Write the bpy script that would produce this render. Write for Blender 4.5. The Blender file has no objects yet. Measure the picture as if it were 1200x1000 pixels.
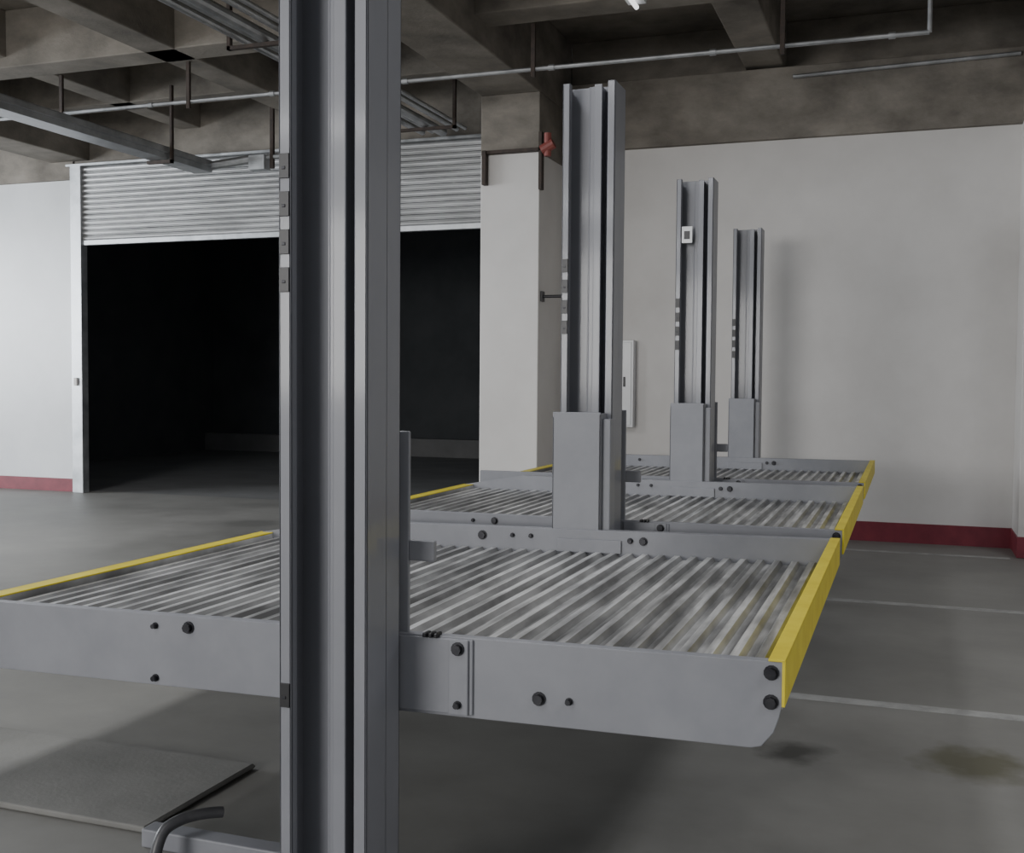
import bpy, math, random
from mathutils import Vector, Matrix
random.seed(3)
scene = bpy.context.scene
COL = scene.collection

# ------------------------------------------------------------ materials
def new_mat(name):
    m = bpy.data.materials.new(name); m.use_nodes = True
    nt = m.node_tree; b = nt.nodes['Principled BSDF']
    return m, nt, b
def setin(b, k, v):
    if k in b.inputs: b.inputs[k].default_value = v
def noisy(name, c1, c2, scale=4, rough=.6, r2=None, stretch=(1,1,1), metal=0, bump=0, bscale=60, detail=6, lo=.35, hi=.65, coat=0, spec=None):
    m, nt, b = new_mat(name); N = nt.nodes; L = nt.links
    tc = N.new('ShaderNodeTexCoord'); mp = N.new('ShaderNodeMapping'); mp.inputs['Scale'].default_value = stretch
    L.new(tc.outputs['Object'], mp.inputs['Vector'])
    n = N.new('ShaderNodeTexNoise'); n.inputs['Scale'].default_value = scale; n.inputs['Detail'].default_value = detail
    n.inputs['Roughness'].default_value = .6
    L.new(mp.outputs[0], n.inputs['Vector'])
    r = N.new('ShaderNodeValToRGB'); r.color_ramp.elements[0].position = lo; r.color_ramp.elements[1].position = hi
    r.color_ramp.elements[0].color = (*c1, 1); r.color_ramp.elements[1].color = (*c2, 1)
    L.new(n.outputs['Fac'], r.inputs[0]); L.new(r.outputs[0], b.inputs['Base Color'])
    b.inputs['Roughness'].default_value = rough; b.inputs['Metallic'].default_value = metal
    if r2 is not None:
        mr = N.new('ShaderNodeMapRange'); mr.inputs[1].default_value = .3; mr.inputs[2].default_value = .7
        mr.inputs[3].default_value = rough; mr.inputs[4].default_value = r2
        L.new(n.outputs['Fac'], mr.inputs[0]); L.new(mr.outputs[0], b.inputs['Roughness'])
    if bump:
        n2 = N.new('ShaderNodeTexNoise'); n2.inputs['Scale'].default_value = bscale; n2.inputs['Detail'].default_value = 4
        L.new(tc.outputs['Object'], n2.inputs['Vector'])
        bp = N.new('ShaderNodeBump'); bp.inputs['Strength'].default_value = bump; bp.inputs['Distance'].default_value = .01
        L.new(n2.outputs['Fac'], bp.inputs['Height']); L.new(bp.outputs[0], b.inputs['Normal'])
    if coat: setin(b, 'Coat Weight', coat); setin(b, 'Coat Roughness', .1)
    if spec is not None: setin(b, 'Specular IOR Level', spec)
    return m

M_paint = noisy('grey_paint', (.185,.19,.212), (.215,.22,.243), 1.5, .45, .5, coat=.28)
M_paint2 = noisy('grey_paint_matte', (.205,.21,.232), (.245,.25,.272), 4, .45, .52)
M_yellow = noisy('yellow_paint', (.62,.50,.02), (.72,.60,.04), 8, .5)
M_black = noisy('black_plastic', (.008,.008,.01), (.015,.015,.018), 8, .4)
M_white = noisy('white_plaster', (.60,.58,.56), (.67,.65,.63), 1.2, .55, bump=.05, bscale=25)
M_whiteL = noisy('white_gloss_plaster', (.62,.63,.64), (.70,.71,.72), 1.2, .3, bump=.05, bscale=25)
M_red = noisy('red_skirting', (.16,.022,.035), (.21,.03,.045), 6, .45)
M_conc = noisy('raw_concrete', (.105,.094,.08), (.29,.262,.225), 1.6, .85, stretch=(1,1,1.6), bump=.3, bscale=30, lo=.3, hi=.7)
M_dark = noisy('shade_toned_plaster', (.06,.065,.07), (.08,.085,.09), 1.5, .8)  # the unlit room's shade is put into this wall colour
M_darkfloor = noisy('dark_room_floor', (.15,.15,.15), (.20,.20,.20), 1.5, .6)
M_galv = noisy('galvanised_steel', (.36,.37,.38), (.52,.53,.54), 5, .35, .5, metal=.8)
M_hang = noisy('rusty_hanger', (.03,.022,.018), (.06,.04,.03), 20, .7)
M_line = noisy('line_paint', (.24,.24,.235), (.40,.40,.39), 7, .6, lo=.3, hi=.6)
M_curb = noisy('worn_floor_slab', (.16,.158,.15), (.23,.227,.215), 2, .7, bump=.1)
M_steelw = noisy('bolt_steel', (.015,.015,.02), (.04,.04,.045), 20, .4, metal=.5)
M_pipeg = noisy('dark_grey_pipe_paint', (.05,.05,.055), (.08,.08,.085), 12, .4)
M_redp = noisy('red_pipe_fitting', (.22,.05,.045), (.28,.08,.065), 8, .5)
M_slat = noisy('shutter_steel', (.45,.45,.45), (.64,.64,.64), 2, .35, .5, stretch=(.6,1,6), metal=.6)

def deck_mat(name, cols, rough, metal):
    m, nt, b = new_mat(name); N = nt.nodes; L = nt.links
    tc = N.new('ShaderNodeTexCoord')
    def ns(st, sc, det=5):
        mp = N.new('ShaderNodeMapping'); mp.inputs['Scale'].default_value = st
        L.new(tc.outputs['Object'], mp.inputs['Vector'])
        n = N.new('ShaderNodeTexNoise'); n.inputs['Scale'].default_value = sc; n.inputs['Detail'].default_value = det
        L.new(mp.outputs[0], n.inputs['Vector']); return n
    a = ns((12,1.0,1), 2.0, 5); c = ns((1,1,1), 1.3, 3); d = ns((3,3,1), 2.5, 4)  # streaks and patches paint in dirt as well as pale reflections
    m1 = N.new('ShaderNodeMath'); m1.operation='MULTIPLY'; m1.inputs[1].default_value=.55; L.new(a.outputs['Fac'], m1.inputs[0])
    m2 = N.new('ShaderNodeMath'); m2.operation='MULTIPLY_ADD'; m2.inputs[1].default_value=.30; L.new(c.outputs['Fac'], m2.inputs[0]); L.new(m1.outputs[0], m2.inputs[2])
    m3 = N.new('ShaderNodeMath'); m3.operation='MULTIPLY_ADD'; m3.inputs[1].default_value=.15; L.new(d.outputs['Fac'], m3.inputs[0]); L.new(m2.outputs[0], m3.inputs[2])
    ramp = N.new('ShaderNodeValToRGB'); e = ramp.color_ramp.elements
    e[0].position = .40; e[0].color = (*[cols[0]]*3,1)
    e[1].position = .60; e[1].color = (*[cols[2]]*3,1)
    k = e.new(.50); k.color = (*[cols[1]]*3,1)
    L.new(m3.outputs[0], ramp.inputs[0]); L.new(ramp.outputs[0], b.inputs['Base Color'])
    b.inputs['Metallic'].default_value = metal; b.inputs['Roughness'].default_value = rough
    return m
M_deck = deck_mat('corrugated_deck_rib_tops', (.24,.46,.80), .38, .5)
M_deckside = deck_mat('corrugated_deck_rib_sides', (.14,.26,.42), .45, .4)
M_decklow = deck_mat('corrugated_deck_grooves', (.13,.30,.58), .42, .4)  # rib tops, sides and grooves get separate tones for rib contrast

def floor_mat():
    m, nt, b = new_mat('worn_concrete_floor'); N = nt.nodes; L = nt.links
    tc = N.new('ShaderNodeTexCoord')
    n = N.new('ShaderNodeTexNoise'); n.inputs['Scale'].default_value = .9; n.inputs['Detail'].default_value = 8; n.inputs['Roughness'].default_value = .65
    L.new(tc.outputs['Object'], n.inputs['Vector'])
    r = N.new('ShaderNodeValToRGB'); e = r.color_ramp.elements
    e[0].position = .3; e[0].color = (.165,.162,.152,1); e[1].position = .72; e[1].color = (.27,.265,.25,1)
    L.new(n.outputs['Fac'], r.inputs[0]); col = r.outputs[0]
    n2 = N.new('ShaderNodeTexNoise'); n2.inputs['Scale'].default_value = 9; n2.inputs['Detail'].default_value = 5
    L.new(tc.outputs['Object'], n2.inputs['Vector'])
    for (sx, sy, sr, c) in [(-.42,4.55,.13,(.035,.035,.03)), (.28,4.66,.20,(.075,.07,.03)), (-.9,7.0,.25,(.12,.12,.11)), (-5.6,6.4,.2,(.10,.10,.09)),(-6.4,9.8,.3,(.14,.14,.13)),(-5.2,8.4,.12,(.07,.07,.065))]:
        sub = N.new('ShaderNodeVectorMath'); sub.operation = 'SUBTRACT'; sub.inputs[1].default_value = (sx,sy,0)
        L.new(tc.outputs['Object'], sub.inputs[0])
        sc = N.new('ShaderNodeVectorMath'); sc.operation = 'MULTIPLY'; sc.inputs[1].default_value = (1,1,0); L.new(sub.outputs[0], sc.inputs[0])
        ln = N.new('ShaderNodeVectorMath'); ln.operation = 'LENGTH'; L.new(sc.outputs[0], ln.inputs[0])
        ad = N.new('ShaderNodeMath'); ad.operation = 'MULTIPLY_ADD'; ad.inputs[1].default_value = .25; L.new(n2.outputs['Fac'], ad.inputs[0]); L.new(ln.outputs['Value'], ad.inputs[2])
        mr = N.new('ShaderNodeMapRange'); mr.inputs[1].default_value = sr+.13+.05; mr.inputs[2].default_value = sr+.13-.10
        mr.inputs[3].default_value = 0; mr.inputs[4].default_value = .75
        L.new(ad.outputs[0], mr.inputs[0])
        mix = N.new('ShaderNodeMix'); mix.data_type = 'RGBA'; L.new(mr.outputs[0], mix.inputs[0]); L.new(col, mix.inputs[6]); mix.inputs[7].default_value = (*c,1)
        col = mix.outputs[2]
    L.new(col, b.inputs['Base Color'])
    mr = N.new('ShaderNodeMapRange'); mr.inputs[3].default_value = .42; mr.inputs[4].default_value = .7
    L.new(n.outputs['Fac'], mr.inputs[0]); L.new(mr.outputs[0], b.inputs['Roughness'])
    bp = N.new('ShaderNodeBump'); bp.inputs['Strength'].default_value = .08; bp.inputs['Distance'].default_value = .01
    L.new(n2.outputs['Fac'], bp.inputs['Height']); L.new(bp.outputs[0], b.inputs['Normal'])
    return m
M_floor = floor_mat()

def emis(name, c, s):
    m, nt, b = new_mat(name); setin(b,'Emission Color',(*c,1)); setin(b,'Emission Strength',s); return m
M_tube = emis('lamp_tube', (1,1,1), 1.5)

# ------------------------------------------------------------ mesh builder
class MB:
    def __init__(s): s.v=[]; s.f=[]; s.m=[]; s.mats=[]
    def mi(s, mat):
        if mat not in s.mats: s.mats.append(mat)
        return s.mats.index(mat)
    def add(s, vs, fs, mat):
        o=len(s.v); s.v+= [tuple(v) for v in vs]; i=s.mi(mat)
        for f in fs: s.f.append(tuple(o+k for k in f)); s.m.append(i)
    def box(s, x0,x1,y0,y1,z0,z1, mat):
        vs=[(x0,y0,z0),(x1,y0,z0),(x1,y1,z0),(x0,y1,z0),(x0,y0,z1),(x1,y0,z1),(x1,y1,z1),(x0,y1,z1)]
        s.add(vs,[(0,3,2,1),(4,5,6,7),(0,1,5,4),(1,2,6,5),(2,3,7,6),(3,0,4,7)],mat)
    def cyl(s, p0,p1,r,mat,seg=12):
        p0=Vector(p0);p1=Vector(p1);d=(p1-p0).normalized()
        a=d.orthogonal().normalized();b=d.cross(a);vs=[]
        for p in (p0,p1):
            for i in range(seg):
                t=2*math.pi*i/seg; vs.append(p+a*math.cos(t)*r+b*math.sin(t)*r)
        fs=[(i,(i+1)%seg,seg+(i+1)%seg,seg+i) for i in range(seg)]
        fs.append(tuple(reversed(range(seg)))); fs.append(tuple(range(seg,2*seg)))
        s.add(vs,fs,mat)
    def poly_y(s, pts, y0,y1, mat):
        n=len(pts); vs=[(x,y0,z) for x,z in pts]+[(x,y1,z) for x,z in pts]
        fs=[tuple(range(n)),tuple(reversed(range(n,2*n)))]+[((i+1)%n,i,n+i,n+(i+1)%n) for i in range(n)]
        s.add(vs,fs,mat)
    def obj(s, name, parent=None, bevel=0, smooth=False, warp=None):
        me=bpy.data.meshes.new(name)
        v=[warp(*p) for p in s.v] if warp else s.v
        me.from_pydata(v,[],s.f)
        for m in s.mats: me.materials.append(m)
        for p,i in zip(me.polygons,s.m): p.material_index=i; p.use_smooth=smooth
        me.update()
        import bmesh
        bm=bmesh.new(); bm.from_mesh(me); bmesh.ops.recalc_face_normals(bm,faces=bm.faces); bm.to_mesh(me); bm.free()
        o=bpy.data.objects.new(name,me); COL.objects.link(o)
        if parent: o.parent=parent
        if bevel:
            b=o.modifiers.new('bevel','BEVEL'); b.width=bevel; b.segments=2; b.limit_method='ANGLE'; b.angle_limit=math.radians(40)
        return o
def empty(name):
    e=bpy.data.objects.new(name,None); COL.objects.link(e); e.empty_display_size=.2; return e

# ------------------------------------------------------------ room shell
def simple(name, boxes, mat, bevel=0, parent=None):
    m=MB()
    for b in boxes: m.box(*b, mat)
    return m.obj(name, parent, bevel)
XL,XR,YF,YB = -20,9,-9,11.65
simple('floor', [(XL,XR,YF,YB+.2,-.2,0)], M_floor)
simple('ceiling', [(XL,XR,YF,YB+.2,5.05,5.3)], M_conc)
simple('wall_back_right', [(-3.41,XR,11.0,11.2,0,3.85)], M_white)
simple('wall_back_left', [(XL,-10.25,11.65,11.85,0,4.07)], M_whiteL)
simple('wall_right', [(XR,XR+.2,YF,YB,0,5.05)], M_white)
simple('baseboard_back_right', [(-3.4,.91,10.985,11.0,0,.185),(1.5,XR,10.985,11.0,0,.185)], M_red)
simple('baseboard_back_left', [(XL,-10.3,11.635,11.65,0,.17)], M_red)
p=MB(); p.box(-4.02,-3.41,10.2,11.85,0,3.72,M_white); p.box(-4.02,-3.41,10.2,11.85,3.72,4.3,M_conc)
p.obj('pillar',None,.008)
p=MB(); p.box(.913,1.5,10.4,11.0,0,3.85,M_white); p.box(.905,1.508,10.392,11.0,0,.185,M_red); p.box(.913,1.5,10.4,11.0,3.85,4.6,M_conc)
p.obj('pillar.001',None,.006)
simple('trim_lintel_back_right', [(-3.41,XR,10.93,11.2,3.85,4.53),(-3.41,XR,11.25,11.45,4.5,5.05)], M_conc,.01)
simple('trim_lintel_back_left', [(XL,-10.25,11.6,11.85,4.07,5.05),(-10.25,-4.02,11.62,11.85,4.2,5.05)], M_conc,.01)
beams=[(-4.02,-3.41,YF,11.25,4.3,5.05),(-1.57,-1.2,YF,11.25,4.56,5.05),(1.0,1.4,YF,11.25,4.56,5.05),
 (-6.7,-6.35,YF,11.62,4.5,5.05),(-10.6,-10.0,YF,11.62,4.3,5.05),(-8.6,-8.3,YF,11.62,4.6,5.05),(-14,-13.5,YF,11.62,4.4,5.05),(4,4.5,YF,11.25,4.4,5.05)]
simple('ceiling_beams_lengthwise', beams, M_conc,.012)
simple('ceiling_beams_crosswise', [(XL,XR,8.5,8.85,4.5,5.05),(XL,XR,3.2,3.6,4.5,5.05),(XL,-4,10.3,10.6,4.6,5.05),(XL,XR,-3,-2.6,4.5,5.05)], M_conc,.012)

# dark room beyond the door
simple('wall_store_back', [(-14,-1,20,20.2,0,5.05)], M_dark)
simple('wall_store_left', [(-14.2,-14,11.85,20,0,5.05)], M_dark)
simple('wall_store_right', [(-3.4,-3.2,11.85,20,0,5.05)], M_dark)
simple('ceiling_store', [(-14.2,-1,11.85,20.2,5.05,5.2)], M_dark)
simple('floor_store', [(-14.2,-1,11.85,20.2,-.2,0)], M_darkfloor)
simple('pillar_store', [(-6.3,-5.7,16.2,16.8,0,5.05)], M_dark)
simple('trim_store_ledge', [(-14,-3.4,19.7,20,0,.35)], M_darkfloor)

# roller shutter
rs=empty('roller_shutter')
m=MB(); n=14; z0=3.27; h=(4.22-z0)/n
for i in range(n):
    a=z0+i*h
    pts=[]
    K=6
    for k in range(K+1):
        t=k/K; pts.append((11.60-.026*math.sin(math.pi*t), a+h*.92*t))
    vs=[];
    for (y,z) in pts: vs += [(-10.2,y,z),(-4.03,y,z)]
    m.add(vs,[(2*k,2*k+1,2*k+3,2*k+2) for k in range(K)],M_slat)
m.obj('slats',rs)
m=MB(); m.box(-10.2,-4.03,11.57,11.63,3.21,3.275,M_galv); m.obj('bottom_bar',rs,.005)
m=MB(); m.box(-10.25,-10.08,11.54,11.66,0,4.25,M_galv); m.box(-10.19,-10.14,11.51,11.54,1.4,1.5,M_white)
m.box(-4.1,-4.03,11.54,11.66,0,4.25,M_galv); m.obj('guide_rails',rs,.006)
m=MB(); m.box(-10.3,-4.03,11.52,11.62,4.22,4.25,M_galv); m.obj('hood',rs,.004)

m=MB(); m.box(-3.1,-2.62,10.88,10.985,1.04,1.92,M_whiteL); m.box(-3.08,-2.64,10.872,10.88,1.06,1.90,M_whiteL); m.box(-2.72,-2.70,10.86,10.873,1.45,1.55,M_black)
m.obj('electrical_cabinet',None,.004)

# ------------------------------------------------------------ lift posts
def post(cx, fy, parent, name, bracket_front, bracket_back):
    W=.25; D=.19; x=cx; y=fy; H=2.87
    m=MB(); t=.008
    m.box(x,x+t,y,y+D,.02,H,M_paint); m.box(x+W-t,x+W,y,y+D,.02,H,M_paint)
    for yy in (y,y+D-t):
        m.box(x,x+.036,yy,yy+t,.02,H,M_paint); m.box(x+W-.034,x+W,yy,yy+t,.02,H,M_paint)
    m.box(x+.028,x+.036,y,y+.03,.02,H,M_paint); m.box(x+W-.036,x+W-.028,y,y+.03,.02,H,M_paint)
    m.box(x,x+W,y+.105,y+.113,.02,H,M_paint)
    # folded guide rail: stepped relief plate, web and front lip
    m.box(x+.166,x+.174,y+.02,y+.105,.02,H-.01,M_paint); m.box(x+.148,x+.184,y+.012,y+.02,.02,H-.01,M_paint)
    m.box(x+.118,x+.166,y+.05,y+.058,.02,H-.01,M_paint); m.box(x+.112,x+.12,y+.05,y+.105,.02,H-.01,M_paint)
    m.box(x-.12,x+W+.12,y-.1,y+D+.1,0,.02,M_paint2)
    m.obj(name,parent,.003)
    m=MB()
    for z in (2.005,1.91,1.815,1.72,.66):
        m.box(x+.004,x+.032,y-.004,y+.002,z,z+.062,M_black)
        m.box(x+.012,x+.022,y-.006,y-.003,z+.022,z+.03,M_steelw)
    m.obj(name+'_latch_slots',parent,.001)
    m=MB()
    if bracket_front:
        a=y-.10
        m.box(x-.004,x+.224,a,a+.01,.80,1.36,M_paint2); m.box(x-.004,x+.006,a,y+.05,.80,1.34,M_paint2)
        m.box(x+.214,x+.224,a,y+.05,.80,1.355,M_paint2); m.box(x+.224,x+.262,a+.03,y+.02,.80,1.33,M_paint2)
        m.box(x+.02,x+.2,y+.0,y+.01,1.0,1.3,M_black)
    if bracket_back:
        b=y+D
        m.box(x,x+W+.012,b+.03,b+.042,.63,1.365,M_paint2); m.box(x+W-.03,x+W-.02,b-.05,b+.04,.63,1.36,M_paint2); m.box(x+.02,x+.03,b-.05,b+.04,.63,1.36,M_paint2)
        m.box(x+W+.01,x+W+.085,b+.03,b+.05,1.02,1.075,M_paint2)
    if m.v: m.obj(name+'_carriage',parent,.004)

def bolt(m, x, y, z, r=.013, s=-1, L=.016):
    m.cyl((x,y,z),(x,y+s*L,z),r,M_steelw,8); m.cyl((x,y,z),(x,y+s*.004,z),r*1.4,M_steelw,12)
def platform(parent, y0, y1, xl, xr, warp=None):
    zt,zb=.842,.636
    m=MB()
    base=[(xl,zb+.03),(xl+.02,zb),(xr-.075,zb-.006),(xr-.05,zb),(xr-.022,zb+.035),(xr-.010,zb+.07),(xr-.003,zb+.10),(xr,zt)]
    m.poly_y(base+[(xl,zt)],y0,y0+.008,M_paint2)
    m.poly_y(base+[(xl+.45,zt),(xl,.765)],y1-.008,y1,M_paint2)
    m.box(xl,xr,y0+.004,y0+.032,zt-.006,zt,M_paint2); m.box(xl+.05,xr-.08,y0+.006,y0+.05,zb,zb+.006,M_paint2)
    m.box(xl+.45,xr,y1-.004,y1+.04,zt-.006,zt,M_paint2); m.box(xl+.05,xr-.08,y1-.05,y1,zb,zb+.006,M_paint2)
    m.obj('side_beams',parent,.002,warp=warp)
    m=MB()
    m.box(-1.27,-1.05,y0-.008,y0,.64,.838,M_paint2); m.box(-1.115,-1.06,y0-.016,y0-.008,.64,.838,M_paint2)
    for i in range(3): m.box(-1.19+i*.016,-1.179+i*.016,y0-.016,y0+.02,.838,.850,M_black)
    m.box(-1.50,-1.20,y1-.02,y1-.008,.74,.80,M_paint2)
    m.obj('splice_plates',parent,.003,warp=warp)
    m=MB()
    for X,Z,r in [(-1.088,.815,.013),(-1.088,.668,.008),(-.87,.70,.013),(-.79,.70,.007),(-.292,.815,.013),(-.292,.745,.013),
                  (-1.93,.81,.013),(-2.045,.808,.007),(-2.045,.655,.008)]:
        bolt(m,X,y0-(.016 if abs(X+1.088)<.01 else 0),Z,r)
    for X,Z,r in [(-1.87,.80,.016),(-1.72,.805,.008),(-1.63,.805,.008),(-1.1,.80,.014),(-1.16,.80,.010),(-2.3,.8,.01)]:
        bolt(m,X,y1-.008,Z,r)
    m.obj('bolts',parent,warp=warp)
    m=MB()
    m.box(xr-.004,xr+.004,y0-.003,y1+.01,.735,zt+.004,M_yellow); m.box(xr-.036,xr+.004,y0-.003,y1+.01,zt,zt+.006,M_yellow)
    m.box(xl-.004,xl+.004,y0+.03,y1+.01,.70,.768,M_yellow); m.box(xl-.004,xl+.075,y0+.03,y1-.01,.762,.768,M_yellow)
    m.box(xl+.067,xl+.075,y0+.03,y1-.01,.735,.762,M_deck)
    m.obj('end_plates',parent,.0015,warp=warp)
    # corrugated deck
    m=MB(); per=.072; X=xl+.07; lo,hi=.726,.744
    ya,yb=y0+.012,y1-.012
    while X<xr-.085:
        pr=[(X,lo),(X+.024,lo),(X+.036,hi),(X+.060,hi),(X+.072,lo)]
        vs=[(a,ya,b) for a,b in pr]+[(a,yb,b) for a,b in pr]
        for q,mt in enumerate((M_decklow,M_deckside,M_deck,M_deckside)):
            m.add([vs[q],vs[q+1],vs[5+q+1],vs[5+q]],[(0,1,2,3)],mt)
        X+=per
    m.add([(X,ya,lo),(xr-.004,ya,lo),(xr-.004,yb,lo),(X,yb,lo)],[(0,1,2,3)],M_decklow)
    o=m.obj('deck_sheet',parent,warp=warp)
    m=MB()
    for X in (xl+.25,xl+.85,-1.42,-.9,xr-.3): m.box(X,X+.05,y0+.01,y1-.01,.65,.705,M_paint2)
    m.obj('cross_members',parent,.003,warp=warp)

S=2.5; Y1=2.43
xs=[-1.505,-1.53,-1.505,-1.50]; ys=[Y1,Y1+S-.02,Y1+2*S,Y1+3*S+.02]
for k in range(3):
    e=empty('parking_lift' if k==0 else 'parking_lift.%03d'%k)
    post(xs[k],ys[k],e,'post',k>0,True)
    if k==2: post(xs[3],ys[3],e,'post_far',True,False)
    w=(lambda x,y,z:(x,y,z+.0145*(x+.263))) if k==0 else (lambda x,y,z:(x,y,z+.004*(x+.263)))
    platform(e,ys[k]+.205,ys[k+1]-.105,-3.08 if k==0 else -3.0,-.263,w)
    if k==2:
        m=MB(); m.box(-1.465,-1.395,ys[2]-.001,ys[2]+.001,2.44,2.55,M_whiteL); m.box(-1.45,-1.41,ys[2]-.002,ys[2],2.465,2.52,M_black)
        m.obj('warning_sticker',e)

# ------------------------------------------------------------ floor things
m=MB(); 
for y in (5.38,7.9): m.box(-3.2,6,y-.045,y+.045,0,.002,M_line)
m.box(-3.2,.85,10.3,10.38,0,.002,M_line)
m.obj('parking_lines')
m=MB(); m.poly_y([(-6.0,0),(-2.35,0),(-2.33,.012),(-2.345,.022),(-6.0,.025)],2.95,3.6,M_curb); m.obj('floor_plate',None,.006)
m=MB(); m.box(-2.28,-1.35,2.86,2.93,0,.06,M_paint2); m.box(-1.45,-1.35,2.6,2.9,0,.05,M_paint2); m.obj('base_rail',None,.005)
def tube(name,pts,r,mat,parent=None):
    c=bpy.data.curves.new(name,'CURVE'); c.dimensions='3D'; c.bevel_depth=r; c.bevel_resolution=4
    s=c.splines.new('NURBS'); s.points.add(len(pts)-1)
    for q,pp in zip(s.points,pts): q.co=(*pp,1)
    s.use_endpoint_u=True; s.order_u=3
    c.materials.append(mat); o=bpy.data.objects.new(name,c); COL.objects.link(o)
    if parent: o.parent=parent
    return o
tube('bent_pipe',[(-2.14,2.74,.0),(-2.14,2.76,.10),(-2.11,2.82,.13),(-2.06,2.90,.13),(-2.03,2.94,.12)],.018,M_pipeg)

# ------------------------------------------------------------ ceiling services
e=empty('cable_tray')
m=MB(); m.box(-7.72,-7.50,-4,10.7,3.84,3.852,M_galv); m.box(-7.73,-7.715,-4,10.7,3.84,3.97,M_galv); m.box(-7.505,-7.49,-4,10.7,3.84,3.97,M_galv)
m.box(-7.73,-7.49,-4,10.7,3.962,3.972,M_galv); m.box(-7.49,-7.47,-4,10.7,3.90,3.915,M_galv)
m.obj('tray',e,.002)
m=MB()
for y in (3.5,6.6,9.9):
    m.box(-7.465,-7.44,y,y+.04,3.8,4.62,M_hang); m.box(-7.76,-7.44,y,y+.04,3.80,3.835,M_hang)
m.obj('hangers',e)
m=MB()
m.cyl((-7.6,10.7,3.91),(-7.0,10.75,3.97),.05,M_galv); m.cyl((-7.0,10.75,3.97),(-6.2,10.75,4.0),.03,M_galv); m.box(-7.0,-6.8,10.68,10.82,3.84,4.0,M_galv)
m.box(-6.75,-6.71,10.72,10.76,3.85,4.7,M_hang)
m.obj('end_elbow',e)
e=empty('pipe_bundle')
m=MB()
for x,z,r in [(-5.15,4.26,.035),(-5.03,4.26,.025),(-4.9,4.24,.05),(-4.74,4.27,.03),(-4.64,4.27,.022)]: m.cyl((x,-4,z),(x,11.3,z),r,M_galv)
m.obj('pipes',e)
m=MB()
for y in (5,7.7,10.8):
    m.box(-5.25,-4.55,y,y+.04,4.16,4.19,M_hang); m.box(-5.25,-5.22,y,y+.04,4.16,5.04,M_hang); m.box(-4.58,-4.55,y,y+.04,4.16,5.04,M_hang)
m.obj('hangers',e)
e=empty('conduit')
m=MB(); m.cyl((-12,8.9,4.13),(.09,8.9,4.13),.018,M_galv); m.cyl((.09,8.9,4.13),(.09,8.9,5.04),.018,M_galv)
for i in range(9): m.cyl((-11+i*1.35,8.9,4.13),(-10.95+i*1.35,8.9,4.13),.026,M_galv)
m.obj('pipe',e)
m=MB()
for x in (-11,-9.5,-8,-6.5,-3.05,-1.0): m.box(x,x+.035,8.87,8.90,4.06,4.50,M_hang)
m.obj('hangers',e)
m=MB(); m.cyl((-1.1,10.9,4.42),(.88,10.9,4.46),.02,M_galv); m.obj('conduit_run')
m=MB(); m.cyl((-3.37,10.15,3.72),(-3.25,10.15,3.78),.05,M_redp); m.cyl((-3.31,10.15,3.66),(-3.31,10.15,3.88),.035,M_redp)
m.box(-3.40,-3.37,10.14,10.22,3.35,3.9,M_hang)
m.box(-3.98,-3.94,10.12,10.2,3.42,3.75,M_hang); m.box(-3.98,-3.38,10.14,10.2,3.72,3.75,M_hang); m.obj('sprinkler_valve')
m=MB(); m.cyl((-3.41,10.3,2.33),(-3.2,10.3,2.33),.015,M_black); m.box(-3.41,-3.39,10.26,10.34,2.28,2.38,M_black); m.obj('wall_hook')
e=empty('ceiling_lamp')
m=MB(); m.box(-1.82,-1.70,6.2,7.3,4.02,4.06,M_whiteL); m.box(-1.80,-1.79,6.3,6.33,4.06,5.04,M_hang); m.box(-1.80,-1.79,7.1,7.13,4.06,5.04,M_hang); m.obj('housing',e)
m=MB(); m.cyl((-1.76,6.22,3.995),(-1.76,7.28,3.995),.016,M_tube); m.obj('tube',e)

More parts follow.
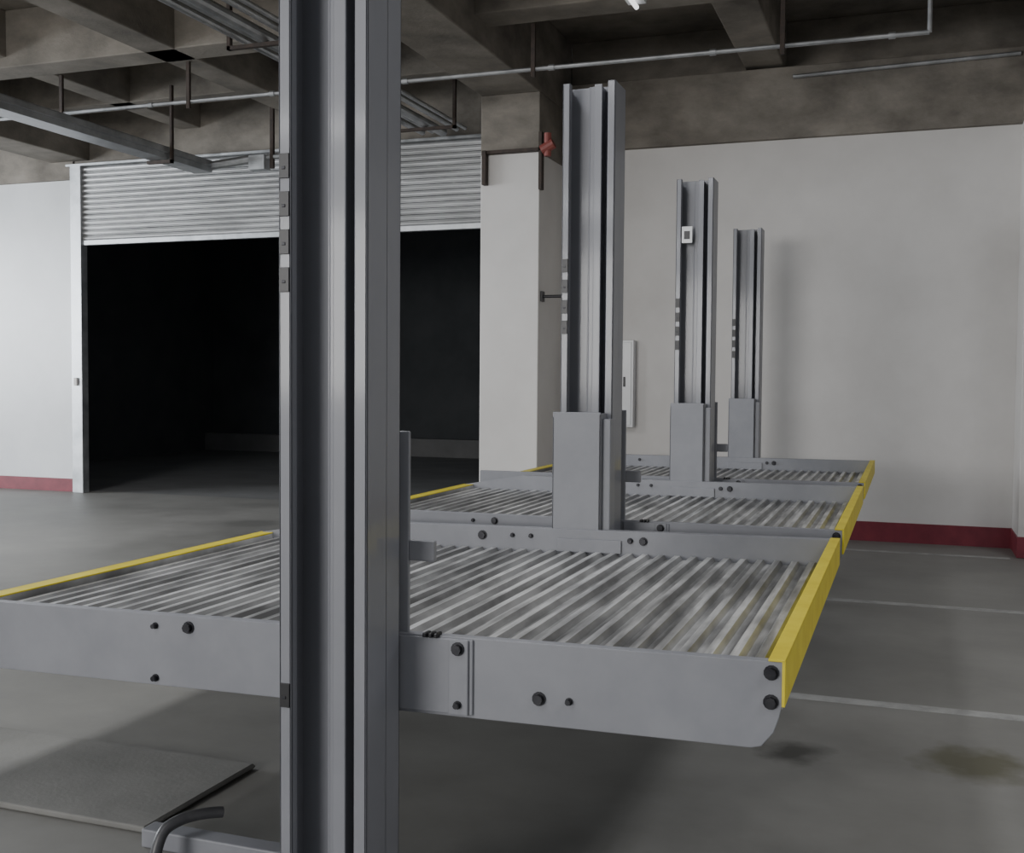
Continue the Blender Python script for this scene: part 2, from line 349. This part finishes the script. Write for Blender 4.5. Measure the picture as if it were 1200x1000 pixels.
# ------------------------------------------------------------ light
w=bpy.data.worlds.new('world'); scene.world=w; w.use_nodes=True
bg=w.node_tree.nodes['Background']; bg.inputs[0].default_value=(.85,.91,1,1); bg.inputs[1].default_value=.6
def area(name,loc,tgt,sx,sy,power,col):
    l=bpy.data.lights.new(name,'AREA'); l.shape='RECTANGLE'; l.size=sx; l.size_y=sy; l.energy=power; l.color=col
    o=bpy.data.objects.new(name,l); COL.objects.link(o); o.location=loc
    o.rotation_euler=(Vector(tgt)-Vector(loc)).to_track_quat('-Z','Y').to_euler(); return o
area('entrance_daylight',(-6.0,-8.5,2.5),(-3,8,1.6),5,2.4,680,(1,.98,.95))
area('ramp_daylight',(-18,5,2.8),(-6,8,.8),7,3,1450,(.90,.95,1))
area('aisle_tube_light',(-5.0,-5,4.0),(-1.4,3,1.8),2.6,.18,30,(1,1,1))
for i,(x,y,pw) in enumerate([(-2.6,4.4,75),(2.6,1.0,90),(3.0,6,70),(-8.0,5.2,230),(-2.6,-.5,70)]):
    area('ceiling_strip_light_%d'%(i+1),(x,y,4.4),(x,y,0),.5,3.0,pw,(.97,.98,1))
area('store_fill',(-8.5,16,4.9),(-8.5,16,0),.3,1.5,12,(.85,.92,1))  # added fill that lifts the dark room, no lamp seen there

# ------------------------------------------------------------ camera
f=1290.; yaw=math.radians(19.8); pit=math.radians(2.37); rol=math.radians(.42)
F0=Vector((-math.sin(yaw),math.cos(yaw),0)); R0=Vector((math.cos(yaw),math.sin(yaw),0)); U0=Vector((0,0,1))
F=F0*math.cos(pit)-U0*math.sin(pit); U=U0*math.cos(pit)+F0*math.sin(pit)
R=R0*math.cos(rol)+U*math.sin(rol); U2=U*math.cos(rol)-R0*math.sin(rol)
cam=bpy.data.cameras.new('camera'); co=bpy.data.objects.new('camera',cam); COL.objects.link(co)
cam.sensor_fit='HORIZONTAL'; cam.sensor_width=36; cam.lens=f/1200*36; cam.clip_start=.05
mt=Matrix(((R.x,U2.x,-F.x,0),(R.y,U2.y,-F.y,0),(R.z,U2.z,-F.z,1.5),(0,0,0,1))); co.matrix_world=mt
scene.camera=co
